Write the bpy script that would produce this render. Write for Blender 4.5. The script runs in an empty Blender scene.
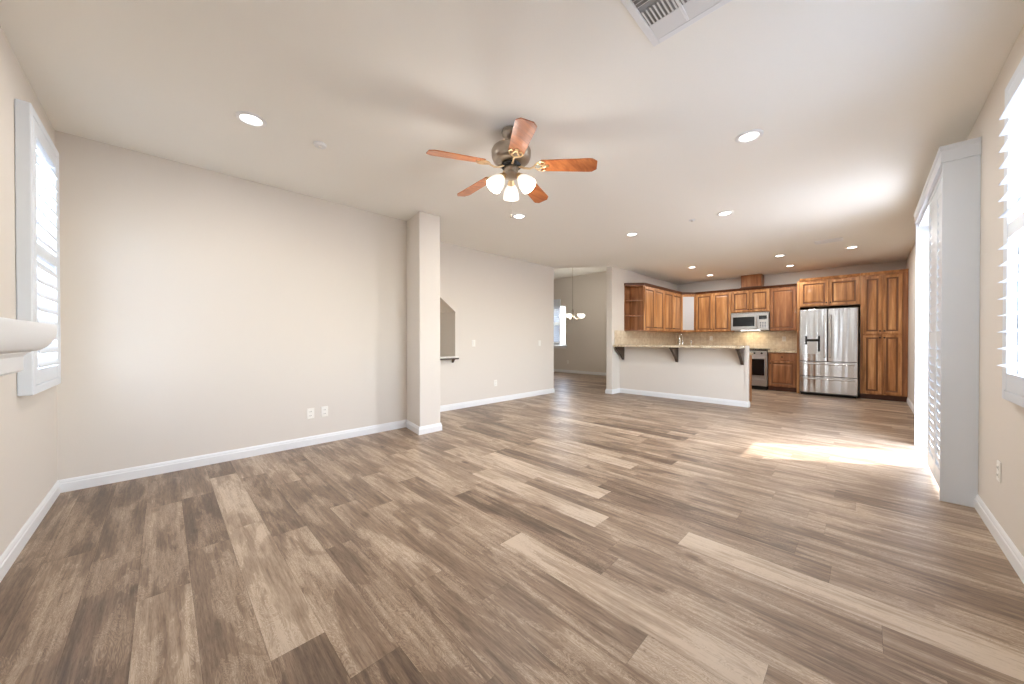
import bpy, bmesh, math, random
from mathutils import Vector, Matrix
random.seed(7)
S = bpy.context.scene
COL = S.collection
PI = math.pi
H = 2.74                      # ceiling height

# ------------------------------------------------------------------ camera
cd = bpy.data.cameras.new('camera')
cam = bpy.data.objects.new('camera', cd)
COL.objects.link(cam)
cam.location = (0, 0, 1.1624)
cam.rotation_euler = (PI/2 - 0.0066, 0, 0.7893 - PI/2)
cd.sensor_fit = 'HORIZONTAL'
cd.sensor_width = 36
cd.lens = 351.4/1024*36
cd.clip_start = 0.02
S.camera = cam

# ------------------------------------------------------------------ colour management, sky, sun
S.view_settings.view_transform = 'Standard'
S.view_settings.look = 'None'
S.view_settings.gamma = 1
S.view_settings.use_curve_mapping = False
S.view_settings.exposure = 0.23
S.cycles.max_bounces = 12
S.cycles.diffuse_bounces = 8
S.cycles.glossy_bounces = 4
S.cycles.transmission_bounces = 8
S.cycles.sample_clamp_indirect = 6
S.cycles.caustics_reflective = False
S.cycles.caustics_refractive = False

SUN_EL = math.radians(49.0)
SUN_H = Vector((-0.567, 0.824, 0)).normalized()     # travel direction on the ground
w = bpy.data.worlds.new('sky'); S.world = w; w.use_nodes = True
nt = w.node_tree
bg = nt.nodes['Background']
sky = nt.nodes.new('ShaderNodeTexSky')
sky.sky_type = 'NISHITA'
sky.sun_disc = False
sky.sun_elevation = SUN_EL
sky.sun_rotation = math.atan2(-SUN_H.x, -SUN_H.y)
hs = nt.nodes.new('ShaderNodeHueSaturation'); hs.inputs['Saturation'].default_value = 0.55
nt.links.new(sky.outputs[0], hs.inputs['Color'])
nt.links.new(hs.outputs[0], bg.inputs[0])
bg.inputs[1].default_value = 3.2

def lamp(name, kind, loc, energy, color=(1, 1, 1), **kw):
    ld = bpy.data.lights.new(name, kind)
    ld.energy = energy; ld.color = color
    for k, v in kw.items(): setattr(ld, k, v)
    o = bpy.data.objects.new(name, ld); o.location = loc
    COL.objects.link(o)
    return o
sun = lamp('sun_light', 'SUN', (8, -8, 10), 8.5, (1, .985, .965), angle=math.radians(.35))
sd = Vector((SUN_H.x*math.cos(SUN_EL), SUN_H.y*math.cos(SUN_EL), -math.sin(SUN_EL)))
sun.rotation_euler = sd.to_track_quat('-Z', 'Y').to_euler()
DOWN_W, FAN_W = 10.0, 6.5        # watts of each recessed lamp and of each fan bulb
WARM = (1, .99, .97)
# portals guide sky light through the openings
def portal(loc, rot, sx, sy):
    o = lamp('portal', 'AREA', loc, 1, shape='RECTANGLE', size=sx, size_y=sy)
    o.data.cycles.is_portal = True
    o.rotation_euler = rot
portal((2.42, -.72, 1.66), (-PI/2, 0, PI), 1.5, 1.6)
portal((5.0, -.74, 1.15), (-PI/2, 0, PI), 1.9, 2.3)
portal((-.76, 3.65, 1.66), (0, -PI/2, 0), 1.6, .8)

# ------------------------------------------------------------------ materials
def srgb(r, g, b):
    f = lambda c: (c/255/12.92) if c/255 <= .04045 else ((c/255+.055)/1.055)**2.4
    return (f(r), f(g), f(b), 1)
def mat(name, col, rough=.5, metal=0, spec=.5, emit=None, estr=0, alpha=None, trans=0, coat=0):
    m = bpy.data.materials.new(name); m.use_nodes = True
    b = m.node_tree.nodes['Principled BSDF']
    b.inputs['Base Color'].default_value = col
    b.inputs['Roughness'].default_value = rough
    b.inputs['Metallic'].default_value = metal
    b.inputs['Specular IOR Level'].default_value = spec
    b.inputs['Transmission Weight'].default_value = trans
    b.inputs['Coat Weight'].default_value = coat
    if emit:
        b.inputs['Emission Color'].default_value = emit
        b.inputs['Emission Strength'].default_value = estr
    return m
def N(m, t): return m.node_tree.nodes.new(t)
def L(m, a, b): m.node_tree.links.new(a, b)
def P(m): return m.node_tree.nodes['Principled BSDF']
def coords(m, scale=(1, 1, 1), kind='Object'):
    t = N(m, 'ShaderNodeTexCoord'); mp = N(m, 'ShaderNodeMapping')
    mp.inputs['Scale'].default_value = scale
    L(m, t.outputs[kind], mp.inputs['Vector'])
    return mp.outputs[0]
def noise(m, vec, scale, detail=4, rough=.55, dist=0):
    n = N(m, 'ShaderNodeTexNoise')
    n.inputs['Scale'].default_value = scale; n.inputs['Detail'].default_value = detail
    n.inputs['Roughness'].default_value = rough; n.inputs['Distortion'].default_value = dist
    L(m, vec, n.inputs['Vector'])
    return n.outputs['Fac']
def ramp(m, fac, stops):
    r = N(m, 'ShaderNodeValToRGB')
    e = r.color_ramp.elements
    while len(e) < len(stops): e.new(.5)
    for i, (p, c) in enumerate(stops): e[i].position = p; e[i].color = c
    L(m, fac, r.inputs[0])
    return r.outputs[0]
def bump(m, fac, strength, dist=.01):
    b = N(m, 'ShaderNodeBump'); b.inputs['Strength'].default_value = strength
    b.inputs['Distance'].default_value = dist
    L(m, fac, b.inputs['Height']); L(m, b.outputs[0], P(m).inputs['Normal'])
def math_n(m, op, a, b=None):
    n = N(m, 'ShaderNodeMath'); n.operation = op
    for i, v in enumerate((a, b)):
        if v is None: continue
        if isinstance(v, (int, float)): n.inputs[i].default_value = v
        else: L(m, v, n.inputs[i])
    return n.outputs[0]
def mixc(m, fac, a, b, blend='MIX'):
    n = N(m, 'ShaderNodeMix'); n.data_type = 'RGBA'; n.blend_type = blend
    for i, v in ((0, fac), (6, a), (7, b)):
        if isinstance(v, (int, float, tuple)): n.inputs[i].default_value = v
        else: L(m, v, n.inputs[i])
    return n.outputs[2]

M = {}
M['wall'] = mat('wall_paint', srgb(222, 216, 208), .85, spec=.2)
bump(M['wall'], noise(M['wall'], coords(M['wall']), 90, 3), .06, .004)
M['ceiling'] = mat('ceiling_paint', srgb(245, 244, 239), .9, spec=.15)
bump(M['ceiling'], noise(M['ceiling'], coords(M['ceiling']), 70, 3), .06, .004)
M['white'] = mat('white_paint', srgb(234, 236, 238), .4)
M['shutter'] = mat('shutter_white', srgb(222, 229, 237), .38)
M['plastic'] = mat('white_plastic', srgb(240, 238, 232), .35)
M['slot'] = mat('dark_slot', srgb(40, 38, 36), .6)
M['glass'] = mat('window_glass', (1, 1, 1, 1), 0)
_m = M['glass']; _t = N(_m, 'ShaderNodeBsdfTransparent'); _g = N(_m, 'ShaderNodeBsdfGlossy'); _x = N(_m, 'ShaderNodeMixShader')
_g.inputs['Roughness'].default_value = .02; _x.inputs[0].default_value = .06
L(_m, _t.outputs[0], _x.inputs[1]); L(_m, _g.outputs[0], _x.inputs[2])
L(_m, _x.outputs[0], _m.node_tree.nodes['Material Output'].inputs[0])
M['vinyl'] = mat('white_vinyl', srgb(238, 238, 236), .35)
M['lens'] = mat('lamp_lens', (1, 1, 1, 1), .4, emit=(1, .95, .88, 1), estr=9)
M['shade'] = mat('frosted_glass_shade', srgb(250, 246, 238), .35, emit=(1, .93, .82, 1), estr=.7)
M['bulbglass'] = mat('dining_glass_shade', srgb(250, 248, 240), .35, emit=(1, .95, .86, 1), estr=3.5)
M['nickel'] = mat('brushed_nickel', srgb(176, 166, 154), .28, metal=1)
M['brass'] = mat('warm_brass', srgb(238, 212, 170), .38, metal=1)
M['chain'] = mat('chain_metal', srgb(150, 140, 125), .5, metal=.6)
M['chrome'] = mat('chrome', srgb(225, 225, 225), .12, metal=1)
M['black'] = mat('black_gloss', srgb(18, 18, 20), .15)
M['iron'] = mat('black_iron', srgb(28, 27, 27), .5)
M['bronze'] = mat('dark_bronze', srgb(62, 50, 42), .4, metal=.6)
M['panelgrey'] = mat('grey_display', srgb(120, 128, 134), .25)
M['gasket'] = mat('dark_grey', srgb(56, 56, 58), .6)
M['ventback'] = mat('vent_backing', srgb(150, 150, 150), .6)
M['fin'] = mat('vent_fin', srgb(226, 228, 229), .5)
M['outside'] = mat('patio_concrete', srgb(214, 213, 211), .9)
M['reflect_pane'] = mat('pale_reflection_glass', srgb(205, 206, 208), .14, spec=.6)  # pale base colour stands in for daylight reflected in the pane

def stainless():
    m = mat('stainless_steel', srgb(208, 209, 210), .24, metal=1)
    f2 = noise(m, coords(m, (1, 6, .15)), 1.2, 1)
    bump(m, f2, .6, .08)
    P(m).inputs['Roughness'].default_value = .24
    return m
M['steel'] = stainless()
M['steel_plain'] = mat('satin_stainless', srgb(206, 206, 205), .30, metal=1)

def cabinet_wood(name, dark, mid, light, vert=True):
    m = mat(name, mid, .36, spec=.45, coat=.15)
    sc = (9, 9, .9) if vert else (9, .9, 9)
    oi = N(m, 'ShaderNodeObjectInfo')
    tc = N(m, 'ShaderNodeTexCoord'); ad = N(m, 'ShaderNodeVectorMath'); ad.operation = 'ADD'
    cb = N(m, 'ShaderNodeCombineXYZ')
    for i in range(3): L(m, math_n(m, 'MULTIPLY', oi.outputs['Random'], 13.7*(i+1)), cb.inputs[i])
    L(m, tc.outputs['Object'], ad.inputs[0]); L(m, cb.outputs[0], ad.inputs[1])
    def mp(q):
        n = N(m, 'ShaderNodeMapping'); n.inputs['Scale'].default_value = q; L(m, ad.outputs[0], n.inputs['Vector']); return n.outputs[0]
    f = noise(m, mp(sc), 1.6, 6, .62, .6)
    f2 = noise(m, mp((7, 7, .5) if vert else (7, .5, 7)), 1.7, 2, .5)
    a = math_n(m, 'ADD', math_n(m, 'MULTIPLY', f, .55), math_n(m, 'MULTIPLY', f2, .5))
    L(m, ramp(m, a, [(.36, dark), (.54, mid), (.72, light)]), P(m).inputs['Base Color'])
    bump(m, f, .05, .003)
    return m
M['wood'] = cabinet_wood('alder_wood', srgb(124, 78, 42), srgb(184, 128, 77), srgb(224, 176, 122))
M['wood_red'] = cabinet_wood('alder_red', srgb(104, 62, 36), srgb(150, 98, 60), srgb(186, 132, 88))
M['wood_h'] = cabinet_wood('alder_wood_level', srgb(112, 62, 32), srgb(156, 95, 52), srgb(188, 130, 80), False)
M['wood_dark'] = mat('dark_stained_wood', srgb(84, 48, 27), .4)
M['glaze'] = mat('dark_groove_glaze', srgb(116, 74, 44), .45)
M['espresso'] = mat('espresso_wood', srgb(70, 56, 46), .45)

def blade_wood():
    m = mat('fan_blade_wood', srgb(150, 72, 38), .28, spec=.5, coat=.3)
    f = noise(m, coords(m, (1.2, 14, 14)), 2.0, 5, .6, .4)
    L(m, ramp(m, f, [(.3, srgb(148, 78, 40)), (.7, srgb(202, 126, 74))]), P(m).inputs['Base Color'])
    return m
M['blade'] = blade_wood()

def granite():
    m = mat('granite', srgb(196, 180, 152), .16, spec=.5)
    v = coords(m)
    f = noise(m, v, 60, 5, .7); f2 = noise(m, v, 9, 3)
    a = math_n(m, 'ADD', math_n(m, 'MULTIPLY', f, .7), math_n(m, 'MULTIPLY', f2, .3))
    L(m, ramp(m, a, [(.35, srgb(126, 108, 88)), (.48, srgb(200, 184, 156)), (.62, srgb(232, 222, 200))]), P(m).inputs['Base Color'])
    return m
M['granite'] = granite()

def tile(axis):
    m = mat('travertine_tile_' + axis, srgb(200, 180, 150), .4)
    t = N(m, 'ShaderNodeTexCoord'); sp = N(m, 'ShaderNodeSeparateXYZ'); cb = N(m, 'ShaderNodeCombineXYZ')
    L(m, t.outputs['Object'], sp.inputs[0])
    L(m, sp.outputs['Y' if axis == 'y' else 'X'], cb.inputs['X']); L(m, sp.outputs['Z'], cb.inputs['Y'])
    b = N(m, 'ShaderNodeTexBrick')
    b.inputs['Scale'].default_value = 1
    b.inputs['Brick Width'].default_value = .152; b.inputs['Row Height'].default_value = .152
    b.offset = 0
    b.inputs['Mortar Size'].default_value = .003
    b.inputs['Color1'].default_value = srgb(208, 192, 166); b.inputs['Color2'].default_value = srgb(228, 216, 194)
    b.inputs['Mortar'].default_value = srgb(176, 160, 138)
    L(m, cb.outputs[0], b.inputs['Vector'])
    f = noise(m, coords(m), 14, 5, .65)
    c = mixc(m, .55, b.outputs['Color'], ramp(m, f, [(.3, srgb(186, 164, 134)), (.7, srgb(236, 226, 206))]))
    L(m, c, P(m).inputs['Base Color'])
    return m
M['tile_y'] = tile('y'); M['tile_x'] = tile('x')

def plank_mat():
    m = mat('vinyl_plank', srgb(150, 128, 108), .36, spec=.42)
    at = N(m, 'ShaderNodeAttribute'); at.attribute_name = 'plank'
    sp = N(m, 'ShaderNodeSeparateColor'); L(m, at.outputs['Color'], sp.inputs[0])
    tone, off = sp.outputs[0], sp.outputs[1]
    t = N(m, 'ShaderNodeTexCoord')
    cb = N(m, 'ShaderNodeCombineXYZ'); L(m, math_n(m, 'MULTIPLY', off, 37), cb.inputs[0]); L(m, math_n(m, 'MULTIPLY', off, 91), cb.inputs[1])
    ad = N(m, 'ShaderNodeVectorMath'); ad.operation = 'ADD'
    L(m, t.outputs['Object'], ad.inputs[0]); L(m, cb.outputs[0], ad.inputs[1])
    def mp(s):
        n = N(m, 'ShaderNodeMapping'); n.inputs['Scale'].default_value = s; L(m, ad.outputs[0], n.inputs['Vector']); return n.outputs[0]
    streak = noise(m, mp((34, 1.6, 1)), 1.0, 6, .62, .3)       # long fibres along Y
    cloud = noise(m, mp((7, 1.5, 1)), 1.0, 4, .6, .5)         # broad patches
    swirl = noise(m, mp((16, 3.5, 1)), 1.0, 3, .5, 2.2)       # cathedral bands
    wv = math_n(m, 'ABSOLUTE', math_n(m, 'SINE', math_n(m, 'MULTIPLY', swirl, 60)))
    wmask = math_n(m, 'MULTIPLY', math_n(m, 'GREATER_THAN', cloud, .5), math_n(m, 'POWER', wv, 3))
    fine = noise(m, mp((170, 12, 1)), 1.0, 3, .7)
    a = math_n(m, 'ADD', tone, math_n(m, 'MULTIPLY', math_n(m, 'SUBTRACT', streak, .5), .95))
    a = math_n(m, 'ADD', a, math_n(m, 'MULTIPLY', math_n(m, 'SUBTRACT', cloud, .5), .80))
    a = math_n(m, 'ADD', a, math_n(m, 'MULTIPLY', math_n(m, 'SUBTRACT', fine, .5), .5))
    a = math_n(m, 'ADD', a, math_n(m, 'MULTIPLY', wmask, .22))
    band = noise(m, mp((46, 2.4, 1)), 1.0, 5, .72, 1.2)
    a = math_n(m, 'ADD', a, math_n(m, 'MULTIPLY', math_n(m, 'SUBTRACT', band, .5), .50))
    pore = noise(m, mp((330, 30, 1)), 1.0, 2, .6)
    a = math_n(m, 'SUBTRACT', a, math_n(m, 'MULTIPLY', math_n(m, 'GREATER_THAN', pore, .62), .10))
    vo = N(m, 'ShaderNodeTexVoronoi'); vo.inputs['Scale'].default_value = 1
    L(m, mp((5.5, 2.2, 1)), vo.inputs['Vector'])
    kn = N(m, 'ShaderNodeMapRange'); kn.inputs[1].default_value = .03; kn.inputs[2].default_value = .15; kn.inputs[3].default_value = .32; kn.inputs[4].default_value = 0
    L(m, vo.outputs['Distance'], kn.inputs[0])
    a = math_n(m, 'SUBTRACT', a, kn.outputs[0])
    c = ramp(m, a, [(.0, srgb(74, 58, 46)), (.25, srgb(106, 87, 71)), (.52, srgb(143, 121, 101)), (.8, srgb(180, 160, 138)), (1, srgb(204, 187, 167))])
    L(m, c, P(m).inputs['Base Color'])
    r = N(m, 'ShaderNodeMapRange'); r.inputs[3].default_value = .30; r.inputs[4].default_value = .46
    L(m, streak, r.inputs[0]); L(m, r.outputs[0], P(m).inputs['Roughness'])
    bump(m, streak, .12, .002)
    return m
M['plank'] = plank_mat()
M['seam'] = mat('plank_seam', srgb(70, 56, 46), .8)

# ------------------------------------------------------------------ mesh helpers
class MB:
    """Collects solids in a frame (u, v, n) -> world and builds ONE mesh object."""
    def __init__(self, fr=None):
        self.bm = bmesh.new(); self.fr = fr
    def pt(self, p):
        return Vector(self.fr(*p)) if self.fr else Vector(p)
    def quadloop(self, loops, cap0=True, cap1=True, closed=False):
        rings = [[self.bm.verts.new(self.pt(p)) for p in lp] for lp in loops]
        n = len(rings[0]); fs = []
        pairs = list(zip(rings, rings[1:])) + ([(rings[-1], rings[0])] if closed else [])
        for a, b in pairs:
            for i in range(n):
                fs.append(self.bm.faces.new((a[i], a[(i+1) % n], b[(i+1) % n], b[i])))
        if not closed:
            if cap0: fs.append(self.bm.faces.new(rings[0][::-1]))
            if cap1: fs.append(self.bm.faces.new(rings[-1]))
        return fs
    def box(self, a0, a1, b0, b1, c0, c1, bev=0):
        if bev:
            e = bev
            def ring(c, i): return [(a0+i, b0+i, c), (a1-i, b0+i, c), (a1-i, b1-i, c), (a0+i, b1-i, c)]
            self.quadloop([ring(c0, e), ring(c0+e, 0), ring(c1-e, 0), ring(c1, e)])
        else:
            self.quadloop([[(a0, b0, c0), (a1, b0, c0), (a1, b1, c0), (a0, b1, c0)], [(a0, b0, c1), (a1, b0, c1), (a1, b1, c1), (a0, b1, c1)]])
        return self
    def prism(self, poly, d0, d1, axis='z'):
        f = {'z': lambda p, d: (p[0], p[1], d), 'y': lambda p, d: (p[0], d, p[1]), 'x': lambda p, d: (d, p[0], p[1])}[axis]
        self.quadloop([[f(p, d0) for p in poly], [f(p, d1) for p in poly]])
        return self
    def rectloft(self, rings):
        """rings of (u0,u1,v0,v1,n)"""
        self.quadloop([[(a, c, n), (b, c, n), (b, d, n), (a, d, n)] for a, b, c, d, n in rings])
        return self
    def lathe(self, prof, c=(0, 0, 0), n=32, mtx=None, cap=True):
        loops = []
        for r, z in prof:
            lp = []
            for i in range(n):
                q = Vector((max(r, 1e-4)*math.cos(2*PI*i/n), max(r, 1e-4)*math.sin(2*PI*i/n), z))
                if mtx: q = mtx @ q
                lp.append(tuple(q + Vector(c)))
            loops.append(lp)
        self.quadloop(loops, cap, cap)
        return self
    def tube(self, path, r, n=10):
        path = [Vector(p) for p in path]; loops = []
        rr = r if isinstance(r, (list, tuple)) else [r]*len(path)
        up = Vector((0, 0, 1))
        for i, p in enumerate(path):
            t = (path[min(i+1, len(path)-1)] - path[max(i-1, 0)]).normalized()
            s = t.cross(up)
            if s.length < 1e-3: s = t.cross(Vector((0, 1, 0)))
            s.normalize(); u2 = s.cross(t)
            loops.append([tuple(p + rr[i]*(math.cos(2*PI*k/n)*s + math.sin(2*PI*k/n)*u2)) for k in range(n)])
        self.quadloop(loops)
        return self
    def build(self, name, m, parent=None, smooth=False, bevel=0):
        bmesh.ops.recalc_face_normals(self.bm, faces=self.bm.faces[:])
        me = bpy.data.meshes.new(name)
        org = Vector(parent['_org']) if parent is not None and '_org' in parent else Vector((0, 0, 0))
        if parent is not None and parent.type == 'MESH': org = Vector(ORG.get(parent.name, (0, 0, 0)))
        elif parent is not None: org = Vector(ORG.get(parent.name, (0, 0, 0)))
        bmesh.ops.translate(self.bm, verts=self.bm.verts[:], vec=-org)
        self.bm.to_mesh(me); self.bm.free()
        me.materials.append(m)
        o = bpy.data.objects.new(name, me); COL.objects.link(o)
        if parent is not None:
            o.parent = parent; ORG[o.name] = tuple(org)
        if smooth:
            for p in me.polygons: p.use_smooth = True
            me.set_sharp_from_angle(angle=math.radians(40))
        if bevel:
            b = o.modifiers.new('bevel', 'BEVEL'); b.width = bevel; b.segments = 2; b.limit_method = 'ANGLE'
        return o
ORG = {}
def tag(o, label, cat, group=None, kind=None):
    o['label'] = label; o['category'] = cat
    if group: o['group'] = group
    if kind: o['kind'] = kind
    return o
def thing(name, label, cat, loc=(0, 0, 0), group=None):
    o = bpy.data.objects.new(name, None); COL.objects.link(o)
    o.location = loc; ORG[o.name] = tuple(loc); o.empty_display_size = .05
    return tag(o, label, cat, group)
def struct(name, mb, m, label, cat, parent=None, bevel=0, smooth=False):
    o = mb.build(name, m, parent, smooth, bevel)
    if parent is None: tag(o, label, cat, None, 'structure')
    return o
def copy_thing(o, loc, label):
    c = o.copy(); COL.objects.link(c); c.location = loc; c['label'] = label
    ORG[c.name] = tuple(loc)
    for ch in o.children:
        d = ch.copy(); COL.objects.link(d); d.parent = c
        for g in ch.children:
            e = g.copy(); COL.objects.link(e); e.parent = d
    return c
# frames: face of something looking toward -X, -Y, +X ...
def face_mx(xf, y0, z0): return lambda u, v, n: (xf - n, y0 + u, z0 + v)      # looks to -X, u along +Y
def face_my(yf, x0, z0): return lambda u, v, n: (x0 + u, yf - n, z0 + v)      # looks to -Y, u along +X
def face_py(yf, x0, z0): return lambda u, v, n: (x0 + u, yf + n, z0 + v)      # looks to +Y
def face_px(xf, y0, z0): return lambda u, v, n: (xf + n, y0 + u, z0 + v)      # looks to +X

# ------------------------------------------------------------------ plan
XS, YL, YR = -.574, 4.31, -.548          # mantel wall, long bare wall, shutter wall
Y2, X2E = 4.83, 6.08                     # set-back wall and its free end
CX0, CXB, CX1, CY = 2.22, 2.30, 2.52, 3.84          # column
XB, YK, XP, XH = 10.45, 3.82, 6.80, 7.13 # kitchen back wall, kitchen side wall, its end, half wall face
T = .14
# ---- floor made of planks
def build_floor():
    bm = bmesh.new()
    lay = bm.loops.layers.float_color.new('plank')
    wdt, g = .18, .00035
    named = {  # row -> [(y0, y1, tone)] for planks that stand out and those lightened for the sun patch
        1: [(.29, 1.51, .40), (1.51, 2.73, .74), (2.73, 3.86, .70), (3.86, 4.4, .36)],
        0: [(1.39, 2.61, .50), (2.61, 3.50, .30), (3.50, 4.4, .46)],
        -1: [(1.03, 2.27, .62), (2.27, 3.47, .44), (3.47, 4.4, .42)],
        -2: [(.4, 1.62, .44), (1.62, 2.84, .40), (2.84, 4.4, .38)],
        -3: [(1.78, 3.0, .50), (3.0, 4.4, .34)],
        -4: [(1.9, 3.1, .42), (3.1, 4.4, .46)],
        2: [(.02, 1.24, .38), (1.24, 2.46, .55), (2.46, 3.68, .40), (3.68, 4.4, .58)],
        3: [(.9, 2.1, .46), (2.1, 3.3, .44), (3.3, 4.4, .60)],
        4: [(.3, 1.5, .50), (1.5, 2.6, .58), (2.6, 3.8, .44)],
        5: [(.1, 1.2, .54), (1.2, 2.4, .52), (2.4, 3.6, .48)],
        6: [(.6, 1.8, .52), (1.8, 3.0, .56), (3.0, 4.2, .50)],
        7: [(-.6, .24, .55), (.24, 1.46, .86), (1.46, 2.68, .46), (2.68, 3.9, .56)],
        8: [(-.3, .92, .55), (.92, 2.15, .30), (2.15, 3.37, .62)],
        9: [(-.2, 1.0, .50), (1.0, 2.2, .54), (2.2, 3.4, .66)],
        10: [(-.05, 1.18, .52), (1.18, 2.40, .84), (2.40, 3.5, .50)],
        11: [(-.47, .75, .88), (.75, 1.95, .48), (1.95, 3.1, .68)],
        **{k: [(-1.0, .25, .66), (.25, 1.47, .62)] for k in (23, 25, 27, 29)},  # lighter tones paint the even brightness of the sun patch into these rows
        **{k: [(-.7, .52, .64), (.52, 1.74, .60)] for k in (24, 26, 28, 30)},  # sun patch brightness painted in here too, with shifted joints
        12: [(.12, 1.37, .44), (1.37, 2.70, .84), (2.70, 3.8, .54)],
    }
    def quad(x0, x1, y0, y1, z, tone, mi=0):
        vs = [bm.verts.new(p) for p in ((x0, y0, z), (x1, y0, z), (x1, y1, z), (x0, y1, z))]
        f = bm.faces.new(vs); f.material_index = mi
        r = random.random(), random.random()
        for lp in f.loops: lp[lay] = (tone, r[0], r[1], 1)
    YMIN, YMAX, L0 = -.70, 9.2, 1.22
    for k in range(-4, 58):
        x0 = .09 + .18*k; x1 = x0 + wdt
        segs = []
        if k in named:
            segs = list(named[k])
            lo, hi = segs[0][0], segs[-1][1]
        else:
            lo = hi = YMIN - random.random()*L0
        while hi < YMAX:
            segs.append((hi, hi + L0, min(.95, max(.22, random.gauss(.50, .085) + (.15 if random.random() < .16 else 0))))); hi += L0
        while lo > YMIN:
            segs.append((lo - L0, lo, min(.9, max(.22, random.gauss(.50, .085))))); lo -= L0
        for a, b, t in segs:
            a, b = max(a, YMIN), min(b, YMAX)
            if b - a > .02: quad(x0 + g, x1 - g, a + g, b - g, 0, t)
    quad(-.74, 10.6, YMIN, YMAX, -.0025, .2, 1)
    me = bpy.data.meshes.new('floor'); bm.to_mesh(me); bm.free()
    me.materials.append(M['plank']); me.materials.append(M['seam'])
    o = bpy.data.objects.new('floor', me); COL.objects.link(o)
    tag(o, 'wood look plank floor running through living room, dining room and kitchen', 'floor', None, 'structure')
build_floor()
# ---- ceilings
mb = MB().prism([(XS-T, YR-T), (XB+T, YR-T), (XB+T, YK+T), (XP+.0, YK+T), (X2E, Y2+T), (XS-T, Y2+T)], H, H+.1)
struct('ceiling', mb, M['ceiling'], 'flat white ceiling over the living room and kitchen', 'ceiling')
mb = MB().box(2.4, 10.4, YK+.02, 9.2, 3.36, 3.46)
mb.prism([(XP, YK+T), (X2E, Y2+T), (X2E, Y2+T+.02), (XP+.01, YK+T+.02)], H+.1, 3.36)
mb.box(2.4, X2E, Y2+T, Y2+T+.02, H+.1, 3.36)
mb.box(XP, 10.4, YK+T-.02, YK+T, H+.1, 3.36)
struct('ceiling_dining', mb, M['ceiling'], 'raised ceiling of the dining room beyond the opening', 'ceiling')
# ---- walls
mb = MB()
def wall_holes_x(mb, x0, x1, y0, y1, zt, holes):
    """wall along X with rectangular holes (xa, xb, za, zb), sorted"""
    c = x0
    for xa, xb, za, zb in holes:
        mb.box(c, xa, y0, y1, 0, zt)
        if za > 0: mb.box(xa, xb, y0, y1, 0, za)
        if zb < zt: mb.box(xa, xb, y0, y1, zb, zt)
        c = xb
    mb.box(c, x1, y0, y1, 0, zt)
    return mb
RW = (1.72, 3.10, .92, 2.42)           # right window opening
PD = (4.06, 5.84, 0, 2.20)             # patio door opening
struct('wall_right', wall_holes_x(MB(), XS-T, XB+T, YR-T, YR, H, [RW, PD]), M['wall'], 'greige wall with the shuttered window and patio door', 'wall')
LW = (3.33, 3.98, .92, 2.42)           # left window opening (along Y)
mb = MB()
mb.box(XS-T, XS, YR, LW[0], 0, H); mb.box(XS-T, XS, LW[1], YL+T, 0, H)
mb.box(XS-T, XS, LW[0], LW[1], 0, LW[2]); mb.box(XS-T, XS, LW[0], LW[1], LW[3], H)
struct('wall_left', mb, M['wall'], 'short greige wall carrying the mantel and a shuttered window', 'wall')
struct('wall_back', MB().box(XS, CXB, YL, YL+T, 0, H), M['wall'], 'long bare greige wall with two low outlets', 'wall')
struct('wall_column', MB().prism([(CX0, CY), (CX1, CY), (CX1, Y2+T), (CXB, Y2+T), (CXB, YL)], 0, H), M['wall'], 'square greige column projecting from the end of the long wall', 'column', bevel=.012)
NX0, NX1, NZ0, NZR, NZL = 2.78, 3.46, .86, 1.628, 2.135
mb = MB()
mb.box(CX1, NX0, Y2, Y2+T, 0, H); mb.box(NX1, X2E, Y2, Y2+T, 0, H); mb.box(NX0, NX1, Y2, Y2+T, 0, NZ0)
mb.prism([(NX0, NZL), (NX1, NZR), (NX1, H), (NX0, H)], Y2, Y2+T, 'y')
struct('wall_middle', mb, M['wall'], 'set-back greige wall with a slanted stair opening', 'wall')
mb = MB()
d1 = 5.36
mb.box(NX1, NX1+.06, Y2+T, d1, .5, H); mb.box(NX0-.06, NX0, Y2+T, d1, .5, H); mb.box(NX0-.06, NX1+.06, d1, d1+.06, .5, H)
mb.box(NX0-.06, NX1+.06, Y2+T, d1, .5, .56)
mb.prism([(NX0-.06, NZL+.045), (NX1+.06, NZR-.045), (NX1+.06, NZR+.03), (NX0-.06, NZL+.12)], Y2+T, d1, 'y')
struct('wall_recess', mb, M['wall'], 'inner faces of the slanted stair opening', 'wall')
mb = MB().box(XP, XB+T, YK, YK+T, 0, H)
struct('wall_kitchen', mb, M['wall'], 'kitchen side wall ending in a narrow pillar at the dining opening', 'wall', bevel=.010)
struct('wall_kitchen_back', MB().box(XB, XB+T, YR, YK, 0, H), M['wall'], 'kitchen rear wall behind cabinets and refrigerator', 'wall')
mb = MB().box(XH, XH+.12, 1.47, YK, 0, 1.012)
mb.box(XH-.012, XH+.09, 1.425, 1.47, 0, 1.055)
struct('wall_peninsula', mb, M['wall'], 'low half wall under the granite bar', 'wall', bevel=.004)
# dining room shell
FX = 10.12
DW = (7.50, 8.35, .95, 2.38)           # dining window on the far wall (Y, Y, Z, Z)
mb = MB()
mb.box(FX, FX+T, YK+T, DW[0], 0, 3.36); mb.box(FX, FX+T, DW[1], 9.2, 0, 3.36)
mb.box(FX, FX+T, DW[0], DW[1], 0, DW[2]); mb.box(FX, FX+T, DW[0], DW[1], DW[3], 3.36)
struct('wall_dining', mb, M['wall'], 'far dining room wall behind the glowing chandelier', 'wall')
mb = MB().box(2.4, 10.3, 9.06, 9.2, 0, 3.36); mb.box(2.4, 2.5, Y2+T, 9.06, 0, 3.36)
struct('wall_dining_side', mb, M['wall'], 'dining room side walls out of sight of the living room', 'wall')
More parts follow.
